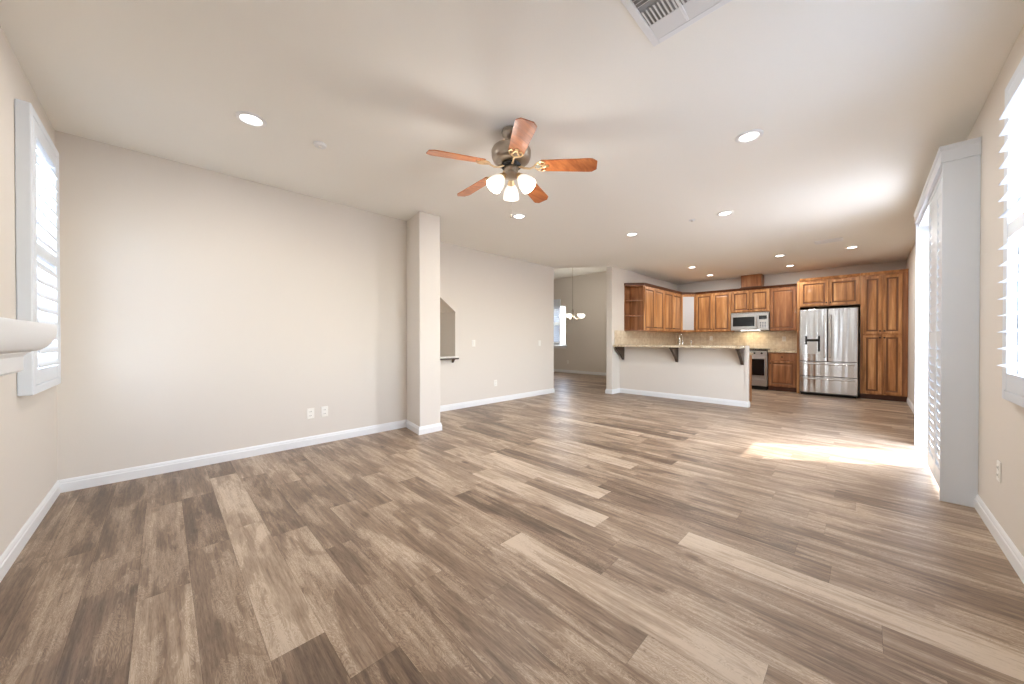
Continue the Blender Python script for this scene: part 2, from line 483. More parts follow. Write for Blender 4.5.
# outside
mb = MB().box(-14, 24, -24, YR-T-.01, -.12, -.05); mb.box(-14, XS-T-.01, YR-T, 24, -.12, -.05); mb.box(10.7, 24, YR-T, 24, -.12, -.05)
struct('ground_outside', mb, M['outside'], 'pale paved ground outside the windows', 'ground')

# ---- baseboards
BH, BT = .098, .015
BPROF = [(0, 0), (BT, 0), (BT, .066), (BT*.72, .072), (BT*.72, .080), (BT*.45, .092), (BT*.2, BH), (0, BH)]
def base_run(mb, pts):
    """baseboard swept along wall-line points with mitred corners; it projects to the LEFT of travel"""
    pts = [Vector((x, y)) for x, y in pts]
    nrm = [Vector((-(q-p).y, (q-p).x)).normalized() for p, q in zip(pts, pts[1:])]
    loops = []
    for i, p in enumerate(pts):
        if i == 0: m = nrm[0]
        elif i == len(pts)-1: m = nrm[-1]
        else:
            m = nrm[i-1] + nrm[i]; m = m / m.dot(nrm[i])
        loops.append([(p.x + m.x*d, p.y + m.y*d, z) for d, z in BPROF])
    mb.quadloop(loops)
def bb(name, label, *runs):
    mb = MB()
    for q in runs: base_run(mb, q)
    struct(name, mb, M['white'], label, 'baseboard')
bb('baseboard_back', 'white baseboard along the long bare wall', [(CXB, YL), (XS, YL)])
bb('baseboard_left', 'white baseboard below the mantel wall', [(XS, YL), (XS, YR)])
bb('baseboard_column', 'white baseboard wrapped round the square column', [(CX1, Y2), (CX1, CY), (CX0, CY), (CXB, YL)])
bb('baseboard_middle', 'white baseboard along the set-back wall', [(2.5, Y2+T), (X2E, Y2+T), (X2E, Y2), (CX1, Y2)])
bb('baseboard_kitchen', 'white baseboard round the kitchen wall pillar', [(XH, YK), (XP, YK), (XP, YK+T), (FX, YK+T)])
bb('baseboard_peninsula', 'white baseboard along the half wall', [(XH+.09, 1.425), (XH-.012, 1.425), (XH-.012, 1.47), (XH, 1.4701), (XH, YK)])
bb('baseboard_right', 'white baseboard on the shutter wall', [(XS, YR), (3.974, YR)], [(5.95, YR), (9.74, YR)])
bb('baseboard_dining', 'white baseboard along the far dining wall', [(FX, YK+T), (FX, 9.06)])

# ------------------------------------------------------------------ windows and patio door
def window(name, label, fr, w_, h_, mid=True, depth=.1):
    """fr maps (u, v, n): n out of the room; frame ring, meeting rail, glass"""
    mb = MB(fr); t = .05
    for a in ((0, t, 0, h_), (w_-t, w_, 0, h_), (t, w_-t, 0, t), (t, w_-t, h_-t, h_)):
        mb.box(a[0], a[1], a[2], a[3], depth-.06, depth)
    if mid: mb.box(t, w_-t, h_/2-.02, h_/2+.02, depth-.05, depth-.01)
    o = struct(name, mb, M['vinyl'], label, 'window')
    g = MB(fr).box(t, w_-t, t, h_-t, depth-.034, depth-.028).build('pane', M['glass'], o)
    return o
window('window_1', 'sash window behind the shutter on the mantel wall', lambda u, v, n: (XS-n, LW[0]+u, LW[2]+v), LW[1]-LW[0], LW[3]-LW[2])
window('window_2', 'wide sash window behind the bright shutters on the patio wall', lambda u, v, n: (RW[0]+u, YR-n, RW[2]+v), RW[1]-RW[0], RW[3]-RW[2])
window('window_3', 'bright dining room window in the far wall', lambda u, v, n: (FX+n, DW[0]+u, DW[2]+v), DW[1]-DW[0], DW[3]-DW[2])
mb = MB()
y0, y1 = YR-.11, YR-.06
for a in ((PD[0], PD[0]+.05, 0, PD[3]), (PD[1]-.05, PD[1], 0, PD[3]), (PD[0], PD[1], PD[3]-.05, PD[3]), (PD[0], PD[1], 0, .02), (4.92, 4.99, .02, PD[3]-.05)):
    mb.box(a[0], a[1], y0, y1, a[2], a[3])
door = struct('door_1', mb, M['vinyl'], 'sliding glass patio door behind the tall shutter box', 'door')
MB().box(PD[0]+.05, 4.92, YR-.088, YR-.082, .02, PD[3]-.05).build('pane', M['glass'], door)
MB().box(4.99, PD[1]-.05, YR-.088, YR-.082, .02, PD[3]-.05).build('pane', M['glass'], door)
# dining window sill and shutter panel
mb = MB().box(FX-.07, FX+.02, DW[0]-.06, DW[1]+.06, DW[2]-.035, DW[2]).box(FX-.018, FX, DW[0]-.03, DW[1]+.03, DW[2]-.10, DW[2]-.035)
struct('trim_1', mb, M['white'], 'white window sill of the dining room window', 'window sill', bevel=.004)

# ---- plantation shutters
def louver_bank(mb, u0, u1, v0, v1, pitch, width, tilt, nc):
    n = max(1, int((v1-v0)/pitch)); st = (v1-v0)/n
    for i in range(n):
        vc = v0 + (i+.5)*st
        ring = []
        for k in range(12):
            a = 2*PI*k/12
            p, q = width/2*math.cos(a), .0055*math.sin(a)
            ring.append((vc - p*math.sin(tilt) + q*math.cos(tilt), nc + p*math.cos(tilt) + q*math.sin(tilt)))
        mb.quadloop([[(u, a, b) for a, b in ring] for u in (u0, u1)])
def shutter_panel(root, fr, u0, u1, v0, v1, rails, tilt, name='shutter_panel', pitch=.082, width=.089, nc=0.0, rod=False):
    """rails: list of (va, vb) of rails including bottom and top; n is into the room"""
    st = .05; th = .028
    mb = MB(fr)
    mb.box(u0, u0+st, v0, v1, nc-th/2, nc+th/2, .004); mb.box(u1-st, u1, v0, v1, nc-th/2, nc+th/2, .004)
    for a, b in rails: mb.box(u0+st, u1-st, a, b, nc-th/2+.002, nc+th/2-.002)
    p = mb.build(name, M['shutter'], root)
    mb = MB(fr)
    for (a, b), (c, d) in zip(rails, rails[1:]):
        louver_bank(mb, u0+st+.002, u1-st-.002, b+.004, c-.004, pitch, width, tilt, nc)
    mb.build('louver_bank', M['shutter'], p, smooth=True)
    return p
Z0, Z1 = .85, 2.485
def shutter_frame(root, fr, u0, u1, d):
    mb = MB(fr); t = .05
    for a in ((u0, u0+t, Z0, Z1), (u1-t, u1, Z0, Z1), (u0+t, u1-t, Z0, Z0+t), (u0+t, u1-t, Z1-t, Z1)):
        mb.box(a[0], a[1], a[2], a[3], .001, d)
    mb.build('frame', M['shutter'], root, bevel=.006)
sh = thing('plantation_shutter', 'white plantation shutter on the mantel wall window', 'shutter', (XS, 3.65, Z0))
fr = lambda u, v, n: (XS+n, u, v)
shutter_frame(sh, fr, 3.285, 4.03, .057)
shutter_panel(sh, fr, 3.338, 3.977, Z0+.053, Z1-.053, [(Z0+.053, Z0+.14), (1.66, 1.73), (Z1-.14, Z1-.053)], math.radians(60), nc=.043)
sh = thing('plantation_shutter', 'bright two panel plantation shutter on the wall by the patio door', 'shutter', (2.42, YR, Z0))
fr = lambda u, v, n: (u, YR+n, v)
shutter_frame(sh, fr, 1.66, 3.16, .04)
for a, b in ((1.713, 2.408), (2.412, 3.107)):
    shutter_panel(sh, fr, a, b, Z0+.053, Z1-.053, [(Z0+.053, Z0+.14), (1.68, 1.75), (Z1-.14, Z1-.053)], math.radians(10), nc=.030)
# dining: shutter
sh = thing('plantation_shutter', 'white shutter panel folded beside the far dining room window', 'shutter', (FX, 7.9, .95))
fr = lambda u, v, n: (FX-n, u, v)
shutter_panel(sh, fr, 7.72, 8.30, .96, 2.62, [(.96, 1.06), (1.70, 1.77), (2.52, 2.62)], math.radians(72), nc=.02, pitch=.078)

# ---- patio door shutter box
bx = thing('shutter_cabinet', 'tall white boxed shutter surround projecting around the patio door', 'shutter', (4.9, YR, 0))
YF = -.380
MB().box(3.975, 4.000, YR+.001, YF, 0, 2.43, .002).build('side_panel', M['shutter'], bx)
MB().box(5.860, 5.885, YR+.001, YF, 0, 2.43, .002).build('side_panel', M['shutter'], bx)
mb = MB()
mb.rectloft([(3.965, 5.895, YR+.001, YF+.008, 2.430), (3.965, 5.895, YR+.001, YF+.008, 2.510), (3.958, 5.902, YR+.001, YF+.016, 2.522), (3.958, 5.902, YR+.001, YF+.016, 2.545)])
mb.build('cornice', M['shutter'], bx)
MB().box(4.0, 5.86, -.47, -.395, 2.39, 2.428).build('track', M['shutter'], bx)
fr = lambda u, v, n: (u, n, v)
for a, b, yc in ((4.01, 4.47, -.410), (4.475, 4.935, -.410)):
    shutter_panel(bx, fr, a, b, .03, 2.385, [(.03, .16), (1.15, 1.23), (2.28, 2.385)], math.radians(-80), nc=yc, pitch=.066)

# ---- mantel
mt = thing('fireplace_mantel', 'white crown moulded mantel shelf end below the left window', 'mantel', (XS, 1.3, 1.05))
Xm, Ym, Ym0 = -.277, 2.10, .55
def mring(s, z): return (XS+.001, Xm-s, Ym0+s, Ym-s, z)
rings = [mring(.050, 1.118)]
for i in range(9):
    a = PI/2*i/8
    rings.append(mring(.050*(1-math.sin(a)) if i else .05, 1.122 + .080*(1-math.cos(a))))
rings += [mring(0, 1.212), mring(.003, 1.217)]
MB().rectloft(rings).build('shelf', M['white'], mt, smooth=True)
MB().rectloft([mring(.072, 1.052), mring(.064, 1.060), mring(.064, 1.105), mring(.056, 1.118)]).build('frieze', M['white'], mt)

# ------------------------------------------------------------------ stair ledge
lg = thing('wall_ledge', 'small dark wood ledge with corbels under the slanted stair opening', 'ledge', (3.1, Y2, .8))
MB().box(NX0-.05, NX1+.02, Y2-.07, Y2+.12, .862, .884, .003).build('sill', M['plastic'], lg)
MB().box(NX0-.05, NX1+.02, Y2-.075, Y2-.001, .836, .862).build('apron', M['espresso'], lg)
for x in (3.06, 3.385):
    MB().prism([(Y2-.001, .78), (Y2-.02, .785), (Y2-.055, .836), (Y2-.001, .836)], x, x+.03, 'x').build('corbel', M['espresso'], lg)

# ------------------------------------------------------------------ outlets and switches
def outlet(loc_fr, label, group=None, kind='outlet', root_loc=(0, 0, 0)):
    nm = 'wall_outlet' if kind == 'outlet' else 'light_switch'
    t = thing(nm, label, 'electrical outlet' if kind == 'outlet' else 'light switch', root_loc, group)
    mb = MB(loc_fr); w_, h_ = .036, .058
    mb.rectloft([(-w_, w_, -h_, h_, .0005), (-w_, w_, -h_, h_, .004), (-w_+.004, w_-.004, -h_+.004, h_-.004, .0065)])
    mb.build('cover_plate', M['plastic'], t)
    if kind == 'outlet':
        for c in (-.022, .022):
            r = MB(loc_fr).rectloft([(-.017, .017, c-.014, c+.014, .0065), (-.016, .016, c-.013, c+.013, .009)]).build('receptacle', M['plastic'], t)
            MB(loc_fr).box(-.008, -.005, c-.005, c+.006, .009, .0094).box(.005, .008, c-.005, c+.006, .009, .0094).build('slot', M['slot'], r)
    else:
        MB(loc_fr).rectloft([(-.016, .016, -.033, .033, .0065), (-.015, .015, -.032, .032, .011)]).build('rocker', M['plastic'], t)
    return t
def at_my(x, y, z): return (lambda u, v, n: (x+u, y-n, z+v)), (x, y, z)
def put_my(x, y, z, label, kind='outlet'):
    f, r = at_my(x, y, z); return outlet(f, label, None, kind, r)
put_my(1.148, YL, .349, 'white outlet low on the long bare wall, the one farther from the column')
put_my(1.290, YL, .351, 'white outlet plate low on the long bare wall, the one nearer the column')
put_my(4.362, Y2, .36, 'white outlet low on the set-back wall')
put_my(3.846, Y2, 1.10, 'white light switch on the set-back wall beside the slanted opening', 'switch')
put_my(5.606, Y2, 1.09, 'white light switch near the free end of the set-back wall', 'switch')
outlet(lambda u, v, n: (3.43+u, YR+n, .40+v), 'white outlet low on the wall between window and patio door', None, 'outlet', (3.43, YR, .40))
outlet(lambda u, v, n: (FX-n, 7.40+u, .375+v), 'white outlet low on the far dining room wall', None, 'outlet', (FX, 7.40, .375))
for y, z, lb in ((2.93, 1.20, 'white outlet on the tile backsplash below the pair of wall cabinets'), (1.37, 1.18, 'white outlet on the tile backsplash near the refrigerator')):
    outlet((lambda yy, zz: lambda u, v, n: (XB-.012-n, yy+u, zz+v))(y, z), lb, None, 'outlet', (XB-.012, y, z))

# ------------------------------------------------------------------ ceiling lights
def downlight(x, y, label, proto=[None]):
    if proto[0] is None:
        t = thing('recessed_downlight', label, 'ceiling light', (x, y, H), 'recessed lights in the ceiling')
        c = (x, y, H)
        MB().lathe([(.062, -.001), (.092, -.001), (.092, -.004), (.084, -.009), (.068, -.011), (.062, -.006)], c, 36, cap=False).build('trim_ring', M['white'], t, smooth=True)
        MB().lathe([(.0, -.0055), (.060, -.0035), (.062, -.001), (0, -.001)], c, 36).build('lens', M['lens'], t, smooth=True)
        proto[0] = t
    else:
        t = copy_thing(proto[0], (x, y, H), label)
    a = lamp('downlight_glow', 'AREA', (x, y, H-.013), DOWN_W, WARM, shape='DISK', size=.118)
    return t
for x, y, lb in (
    (.453, 3.104, 'recessed ceiling light nearest the shuttered window above the mantel'),
    (3.229, .646, 'recessed ceiling light between the ceiling fan and the patio door shutters'),
    (3.229, 3.126, 'recessed ceiling light just past the ceiling fan, toward the column'),
    (4.977, 2.47, 'recessed ceiling light in front of the peninsula, nearer the set-back wall'),
    (4.977, 1.246, 'recessed ceiling light in front of the peninsula, nearer the patio door'),
    (8.162, 2.672, 'recessed kitchen ceiling light above the sink side of the peninsula'),
    (9.484, 2.692, 'recessed kitchen ceiling light close to the pale corner cabinet'),
    (9.468, 1.147, 'recessed kitchen ceiling light just in front of the refrigerator cabinet'),
    (8.207, 1.148, 'recessed kitchen ceiling light one row out from the refrigerator, over the aisle'),
    (8.339, .177, 'recessed kitchen ceiling light beside the small ceiling vent, nearest the pantry')):
    downlight(x, y, lb)
# vent near the camera
vt = thing('ceiling_vent', 'large white ceiling air register at the upper edge of the view', 'vent', (1.57, .53, H))
vx0, vx1, vy0, vy1 = 1.27, 1.872, .28, .808
mb = MB(); t = .034
for a in ((vx0, vx1, vy0, vy0+t), (vx0, vx1, vy1-t, vy1), (vx0, vx0+t, vy0+t, vy1-t), (vx1-t, vx1, vy0+t, vy1-t), (vx0+t, vx1-t, .616, .630), (vx0+t, vx1-t, .458, .472)):
    mb.box(a[0], a[1], a[2], a[3], H-.012, H-.001)
mb.build('frame', M['white'], vt, bevel=.003)
MB().box(vx0+t, vx1-t, vy0+t, vy1-t, H-.0025, H-.0005).build('backing', M['ventback'], vt)
for ya, yb in ((vy0+t, .458), (.472, .616), (.630, vy1-t)):
    mb = MB()
    mb.prism([(vx1-t-.001, H-.0115), (vx1-t-.004, H-.0118), (vx1-t-.098, H-.006), (vx1-t-.098, H-.003)], ya, yb, 'y')
    n = int((yb-ya)/.018)
    for i in range(n):
        y = ya+.003+.018*i
        mb.prism([(y, H-.0115), (y+.007, H-.0115), (y+.012, H-.003), (y+.007, H-.003)], vx1-t-.20, vx1-t-.105, 'x')
    n = int((vx1-t-.205-vx0-t)/.022)
    for i in range(n):
        x = vx0+t+.006+.022*i
        mb.prism([(x, H-.0115), (x+.003, H-.0115), (x+.012, H-.003), (x+.009, H-.003)], ya, yb, 'y')
    mb.build('louver_grille', M['fin'], vt)
vt = thing('ceiling_vent', 'small white slotted vent in the kitchen ceiling', 'vent', (7.55, .42, H))
MB().rectloft([(7.42, 7.68, .26, .60, H-.001), (7.42, 7.68, .26, .60, H-.006), (7.44, 7.66, .28, .58, H-.010)]).build('frame', M['white'], vt)
mb = MB()
for i in range(6): mb.box(7.46+.033*i, 7.475+.033*i, .30, .56, H-.0115, H-.010)
mb.build('grille', M['fin'], vt)
sm = thing('smoke_detector', 'small round white detector on the ceiling near the long bare wall', 'smoke detector', (.904, 3.108, H))
MB().lathe([(.048, -.001), (.048, -.008), (.042, -.020), (.0, -.024)], (.904, 3.108, H), 28).build('body', M['white'], sm, smooth=True)
MB().lathe([(.012, -.022), (.012, -.029), (0, -.030)], (.904, 3.108, H), 16).build('sensor_cap', M['plastic'], sm, smooth=True)
sm = thing('fire_sprinkler', 'small white sprinkler cover on the ceiling in front of the peninsula', 'sprinkler', (4.958, 1.625, H))
MB().lathe([(.042, -.001), (.042, -.004), (.034, -.008), (.0, -.009)], (4.958, 1.625, H), 24).build('cover', M['white'], sm, smooth=True)
MB().lathe([(.008, -.009), (.008, -.018), (0, -.019)], (4.958, 1.625, H), 12).build('nozzle', M['nickel'], sm, smooth=True)

# ------------------------------------------------------------------ ceiling fan
FX0, FY0 = 1.874, 1.898
fan = thing('ceiling_fan', 'five blade wood and nickel ceiling fan with three frosted lamp shades', 'ceiling fan', (FX0, FY0, H))
c = (FX0, FY0, H)
MB().lathe([(.070, -.001), (.073, -.012), (.066, -.035), (.048, -.055), (.030, -.068), (.022, -.074), (0, -.074)], c, 36).build('ceiling_canopy', M['nickel'], fan, smooth=True)
MB().lathe([(.013, -.070), (.013, -.125)], c, 18).lathe([(.024, -.070), (.027, -.082), (.018, -.092)], c, 24).build('downrod', M['nickel'], fan, smooth=True)
MB().lathe([(.0, -.112), (.050, -.114), (.105, -.122), (.140, -.138), (.149, -.158), (.147, -.200), (.136, -.226), (.110, -.246), (.080, -.253), (0, -.254)], c, 48).build('motor_housing', M['nickel'], fan, smooth=True)
MB().lathe([(.070, -.252), (.076, -.262), (.072, -.275), (.0, -.276)], c, 36).build('blade_hub', M['gasket'], fan, smooth=True)
MB().lathe([(.052, -.274), (.056, -.285), (.050, -.318), (.062, -.330), (.060, -.345), (.030, -.362), (0, -.366)], c, 36).build('switch_housing', M['nickel'], fan, smooth=True)
PH = math.radians(305.9)
for i in range(5):
    a = PH - 2*PI*i/5
    ca, sa = math.cos(a), math.sin(a)
    pitchb = math.radians(-13)
    def bf(u, v, n, ca=ca, sa=sa):     # u outwards, v across, n up; blade tilted about its own axis
        vv = v*math.cos(pitchb) - n*math.sin(pitchb); nn = v*math.sin(pitchb) + n*math.cos(pitchb)
        z = H - .262 - .045*(u/.63) + nn
        return (FX0 + ca*u - sa*vv, FY0 + sa*u + ca*vv, z)
    out = [(.225, -.050), (.232, -.056), (.40, -.062), (.575, -.068), (.600, -.066), (.633, -.040), (.633, .040), (.600, .066), (.575, .068), (.40, .062), (.232, .056), (.225, .050)]
    mb = MB(bf)
    mb.quadloop([[(u, v, -.003) for u, v in out], [(u, v, .003) for u, v in out]])
    b = mb.build('blade', M['blade'], fan)
    br = MB(bf)
    br.tube([(.060, 0, -.004), (.10, 0, -.022), (.14, 0, -.026), (.175, 0, -.012)], [.010, .008, .007, .007], 8)
    for s in (-1, 1):
        br.tube([(.172, 0, -.011)] + [(.172+.030*k/4*1.6, s*.030*math.sin(PI*k/8*1.6), -.009) for k in range(1, 5)] + [(.245, s*.010, -.008), (.262, s*.002, -.007)], .0058, 8)
        br.tube([(.175, s*.004, -.010), (.200, s*.040, -.009), (.232, s*.050, -.008), (.258, s*.036, -.008), (.250, s*.024, -.008)], .0050, 8)
    br.box(.232, .282, -.012, .012, -.0075, -.0035)
    br.build('blade_bracket', M['brass'], b, smooth=True)
for k in range(3):
    az = math.radians(45.2) + k*2*PI/3
    tilt = math.radians(40)
    d = Vector((math.cos(az)*math.sin(tilt), math.sin(az)*math.sin(tilt), -math.cos(tilt)))
    q = d.to_track_quat('Z', 'Y').to_matrix()
    base = Vector(c) + Vector((math.cos(az)*.062, math.sin(az)*.062, -.345))
    MB().tube([Vector(c)+Vector((math.cos(az)*.03, math.sin(az)*.03, -.335)), Vector(c)+Vector((math.cos(az)*.052, math.sin(az)*.052, -.336)), base + d*.012], .010, 10).lathe([(0, -.004), (.019, -.004), (.022, .010), (.030, .026), (.030, .034), (0, .034)], base, 24, q).build('lamp_arm', M['brass'], fan, smooth=True)
    s = MB().lathe([(.026, .030), (.034, .040), (.046, .062), (.056, .090), (.061, .118), (.062, .138), (.059, .138), (.058, .118), (.053, .090), (.043, .064), (.030, .044), (.022, .034)], base, 32, q, cap=False).build('lamp_shade', M['shade'], fan, smooth=True)
    MB().lathe([(0, .036), (.012, .038), (.014, .055), (.026, .080), (.027, .096), (.018, .112), (0, .117)], base, 20, q).build('bulb', M['lens'], s, smooth=True)
    lamp('fan_bulb_glow', 'POINT', base + d*.150, FAN_W, (1, .96, .90), shadow_soft_size=.055)
mb = MB().tube([(FX0+.01, FY0+.01, H-.355), (FX0+.01, FY0+.01, H-.63)], .0008, 6).lathe([(0, -.03), (.005, -.026), (.006, -.012), (.002, 0)], (FX0+.01, FY0+.01, H-.62), 12)
mb.build('pull_chain', M['chain'], fan)

# ------------------------------------------------------------------ kitchen
def cab_door(root, fr, u0, u1, v0, v1, n0, m, name='door', knob=None, frame=.055):
    """raised-panel door lofted from rectangles, optional knob (u, v)"""
    R = lambda i, n: (u0+i, u1-i, v0+i, v1-i, n0+n)
    f = frame
    d = MB(fr).rectloft([R(0, .0005), R(0, .016), R(.004, .020), R(f-.006, .020), R(f, .014), R(f+.012, .010), R(f+.022, .011), R(f+.046, .019), R(f+.05, .019)]).build(name, m, root)
    d.data.materials.append(M['glaze'])
    for k in range(12, 24): d.data.polygons[k].material_index = 1
    if knob:
        uk, vk = knob
        mb = MB(lambda a, b, n: fr(uk+a, vk+b, n0+.020+n))
        mb.lathe([(.005, 0), (.005, .010), (.013, .016), (.015, .022), (.010, .028), (0, .029)], (0, 0, 0), 16)
        mb.build('knob', M['bronze'], d, smooth=True)
    return d
def drawer_front(root, fr, u0, u1, v0, v1, n0, m):
    R = lambda i, n: (u0+i, u1-i, v0+i, v1-i, n0+n)
    d = MB(fr).rectloft([R(0, .0005), R(0, .014), R(.006, .020), R(.02, .020), R(.026, .016), R(.032, .019)]).build('drawer', m, root)
    uk, vk = (u0+u1)/2, (v0+v1)/2
    MB(lambda a, b, n: fr(uk+a, vk+b, n0+.019+n)).lathe([(.005, 0), (.005, .010), (.013, .016), (.015, .022), (.010, .028), (0, .029)], (0, 0, 0), 16).build('knob', M['bronze'], d, smooth=True)
UZ0, UZ1 = 1.365, 2.375
UXF = XB-.33                       # face of the wall cabinets on the rear wall
UYF = YK-.33                       # face of the wall cabinets on the side wall
GAP = .001
def crown(root, path_rects):
    """path_rects: (x0,x1,y0,y1) footprint; ex = (left, right, front...) growth handled by caller"""
    pass
# --- side wall: open end shelf
os_ = thing('open_shelf', 'open angled end shelf of the wall cabinets by the dining opening', 'shelf', (7.46, YK, UZ0))
sx0, sx1 = 7.335, 7.585
tri = [(sx0, YK-GAP), (sx1, YK-GAP), (sx1, UYF)]
for z in (UZ0, 1.69, 2.03, UZ1-.02):
    MB().prism([(sx0, YK-GAP-.012), (sx1-.016, YK-GAP-.012), (sx1-.016, UYF+.012), (sx1-.03, UYF+.01), (sx0, YK-.05)], z, z+.02).build('shelf', M['wood_red'], os_)
MB().box(sx0, sx1-.001, YK-GAP-.012, YK-GAP, UZ0, UZ1).build('back_panel', M['wood_red'], os_)
MB().box(sx1-.016, sx1-.001, UYF, YK-.014, UZ0, UZ1).build('side_panel', M['wood_red'], os_)
MB().prism([(sx0-.02, YK-GAP), (sx1-.001, YK-GAP), (sx1-.001, UYF-.03), (sx1-.03, UYF-.03), (sx0-.02, YK-.05)], UZ1, UZ1+.05).build('crown_moulding', M['wood_dark'], os_)
def wall_cab_side(x0, x1, label):
    t = thing('wall_cabinet', label, 'kitchen cabinet', ((x0+x1)/2, YK, UZ0))
    MB().box(x0+GAP, x1-GAP, UYF, YK-GAP, UZ0, UZ1).build('cabinet_body', M['wood'], t)
    fr = face_my(UYF, 0, 0); xm = (x0+x1)/2
    cab_door(t, fr, x0+.012, xm-.004, UZ0+.015, UZ1-.03, 0, M['wood'], knob=(xm-.03, UZ0+.08))
    cab_door(t, fr, xm+.004, x1-.012, UZ0+.015, UZ1-.03, 0, M['wood'], knob=(xm+.03, UZ0+.08))
    MB().rectloft([(x0+GAP, x1-GAP, UYF-.022, YK-GAP, UZ1), (x0+GAP, x1-GAP, UYF-.045, YK-GAP, UZ1+.045), (x0+GAP, x1-GAP, UYF-.045, YK-GAP, UZ1+.05)]).build('crown_moulding', M['wood_dark'], t)
wall_cab_side(7.585, 8.66, 'two door wood wall cabinet beside the open end shelf')
wall_cab_side(8.66, 9.80, 'two door wood wall cabinet between the open shelf run and corner cabinet')
# --- corner cabinet, diagonal glass door
cx_, cy_ = 9.80, 3.22
cc = thing('corner_cabinet', 'diagonal corner wall cabinet with a glass door coloured pale like its reflection', 'kitchen cabinet', (10.1, 3.5, UZ0))
poly = [(cx_+GAP, YK-GAP), (XB-GAP, YK-GAP), (XB-GAP, cy_+GAP), (UXF, cy_+GAP), (cx_+GAP, UYF)]
MB().prism(poly, UZ0, UZ1).build('cabinet_body', M['wood'], cc)
A = Vector((cx_, UYF, 0)); B = Vector((UXF, cy_, 0)); U = (B-A).normalized(); Nn = Vector((U.y, -U.x, 0))
if Nn.x > 0: Nn = -Nn
dl = (B-A).length
fr = lambda u, v, n: tuple(A + U*u + Nn*n + Vector((0, 0, v)))
R = lambda i, n: (.014+i, dl-.014-i, UZ0+.015+i, UZ1-.03-i, n)
dd = MB(fr).rectloft([R(0, .0005), R(0, .016), R(.004, .02), R(.034, .02), R(.040, .012)]).build('door', M['wood'], cc)
MB(fr).rectloft([R(.040, .0125), R(.042, .0145)]).build('glass_pane', M['reflect_pane'], dd)
MB(lambda a, b, n: fr(dl-.04+a, UZ0+.08+b, .02+n)).lathe([(.005, 0), (.005, .010), (.013, .016), (.015, .022), (0, .028)], (0, 0, 0), 14).build('knob', M['bronze'], dd, smooth=True)
mp = [(cx_+GAP, YK-GAP), (XB-GAP, YK-GAP), (XB-GAP, cy_+GAP), (UXF-.04, cy_+GAP), (UXF-.05, cy_+.02), (cx_+.02, UYF-.05), (cx_+GAP, UYF-.04)]
MB().prism(mp, UZ1, UZ1+.05).build('crown_moulding', M['wood_dark'], cc)
# --- rear wall cabinets
def wall_cab_rear(y0, y1, z0, z1, xf, label, doors, m, crown_m='wood_dark', knobs=True, crown=True, kz=None):
    t = thing('wall_cabinet', label, 'kitchen cabinet', (XB, (y0+y1)/2, z0))
    MB().box(xf, XB-GAP, y0+GAP, y1-GAP, z0, z1).build('cabinet_body', m, t)
    fr = face_mx(xf, 0, 0)
    if doors == 2:
        ym = (y0+y1)/2
        cab_door(t, fr, y0+.012, ym-.004, z0+.015, z1-.025, 0, m, knob=(ym-.03, z0+.07))
        cab_door(t, fr, ym+.004, y1-.012, z0+.015, z1-.025, 0, m, knob=(ym+.03, z0+.07))
    else:
        cab_door(t, fr, y0+.014, y1-.014, z0+.015, z1-.03, 0, m, knob=(y1-.045, z0+.07))
    if crown:
        MB().rectloft([(xf-.022, XB-GAP, y0+GAP, y1-GAP, z1), (xf-.045, XB-GAP, y0+GAP, y1-GAP, z1+.045), (xf-.045, XB-GAP, y0+GAP, y1-GAP, z1+.05)]).build('crown_moulding', M[crown_m], t)
    return t
wall_cab_rear(2.385, 3.22, UZ0, UZ1, UXF, 'two door wood wall cabinet between corner cabinet and microwave', 2, M['wood'])
wall_cab_rear(1.60, 2.385, 1.825, UZ1, UXF, 'short two door wood cabinet directly above the microwave', 2, M['wood'])
wall_cab_rear(1.10, 1.60, UZ0, UZ1, UXF, 'single door reddish wood wall cabinet between microwave and refrigerator', 1, M['wood_red'])
dc = thing('duct_cover', 'square wood vent duct cover above the microwave cabinet', 'duct cover', (XB, 1.97, 2.43))
MB().box(UXF+.01, XB-GAP, 1.765, 2.185, UZ1+.051, H-.002).build('front_box', M['wood_red'], dc)
MB().box(UXF-.002, XB-GAP, 1.755, 2.195, UZ1+.051, UZ1+.075).build('base_trim', M['wood_dark'], dc)
# --- microwave
mw = thing('microwave', 'stainless over the range microwave with a dark window', 'microwave', (XB, 1.99, 1.39))
mxf, mz0, mz1 = UXF-.05, 1.392, 1.820
MB().box(mxf, XB-.013, 1.605, 2.38, mz0, mz1, .004).build('body', M['steel_plain'], mw)
fr = face_mx(mxf, 0, 0)
d = MB(fr).rectloft([(1.835, 2.375, mz0+.03, mz1-.035, .0005), (1.835, 2.375, mz0+.03, mz1-.035, .014), (1.840, 2.370, mz0+.035, mz1-.04, .018)]).build('door', M['steel_plain'], mw)
MB(fr).rectloft([(1.885, 2.335, mz0+.095, mz1-.105, .0185), (1.89, 2.33, mz0+.10, mz1-.11, .0195)]).build('window', M['black'], d)
MB(fr).tube([(1.855, mz0+.07, .018), (1.855, mz0+.08, .045), (1.855, mz1-.09, .045), (1.855, mz1-.08, .018)], .008, 10).build('handle', M['steel_plain'], d, smooth=True)
pn = MB(fr).rectloft([(1.61, 1.83, mz0+.03, mz1-.035, .0005), (1.615, 1.825, mz0+.035, mz1-.04, .016)]).build('control_panel', M['steel_plain'], mw)
MB(fr).box(1.645, 1.80, mz1-.175, mz1-.085, .0161, .018).build('display', M['black'], pn)
mb = MB(fr)
for i in range(3):
    for j in range(4): mb.rectloft([(1.66+.045*i, 1.69+.045*i, mz0+.06+.035*j, mz0+.083+.035*j, .016), (1.661+.045*i, 1.689+.045*i, mz0+.061+.035*j, mz0+.082+.035*j, .0185)])
mb.build('keypad', M['panelgrey'], pn)
mb = MB(fr)
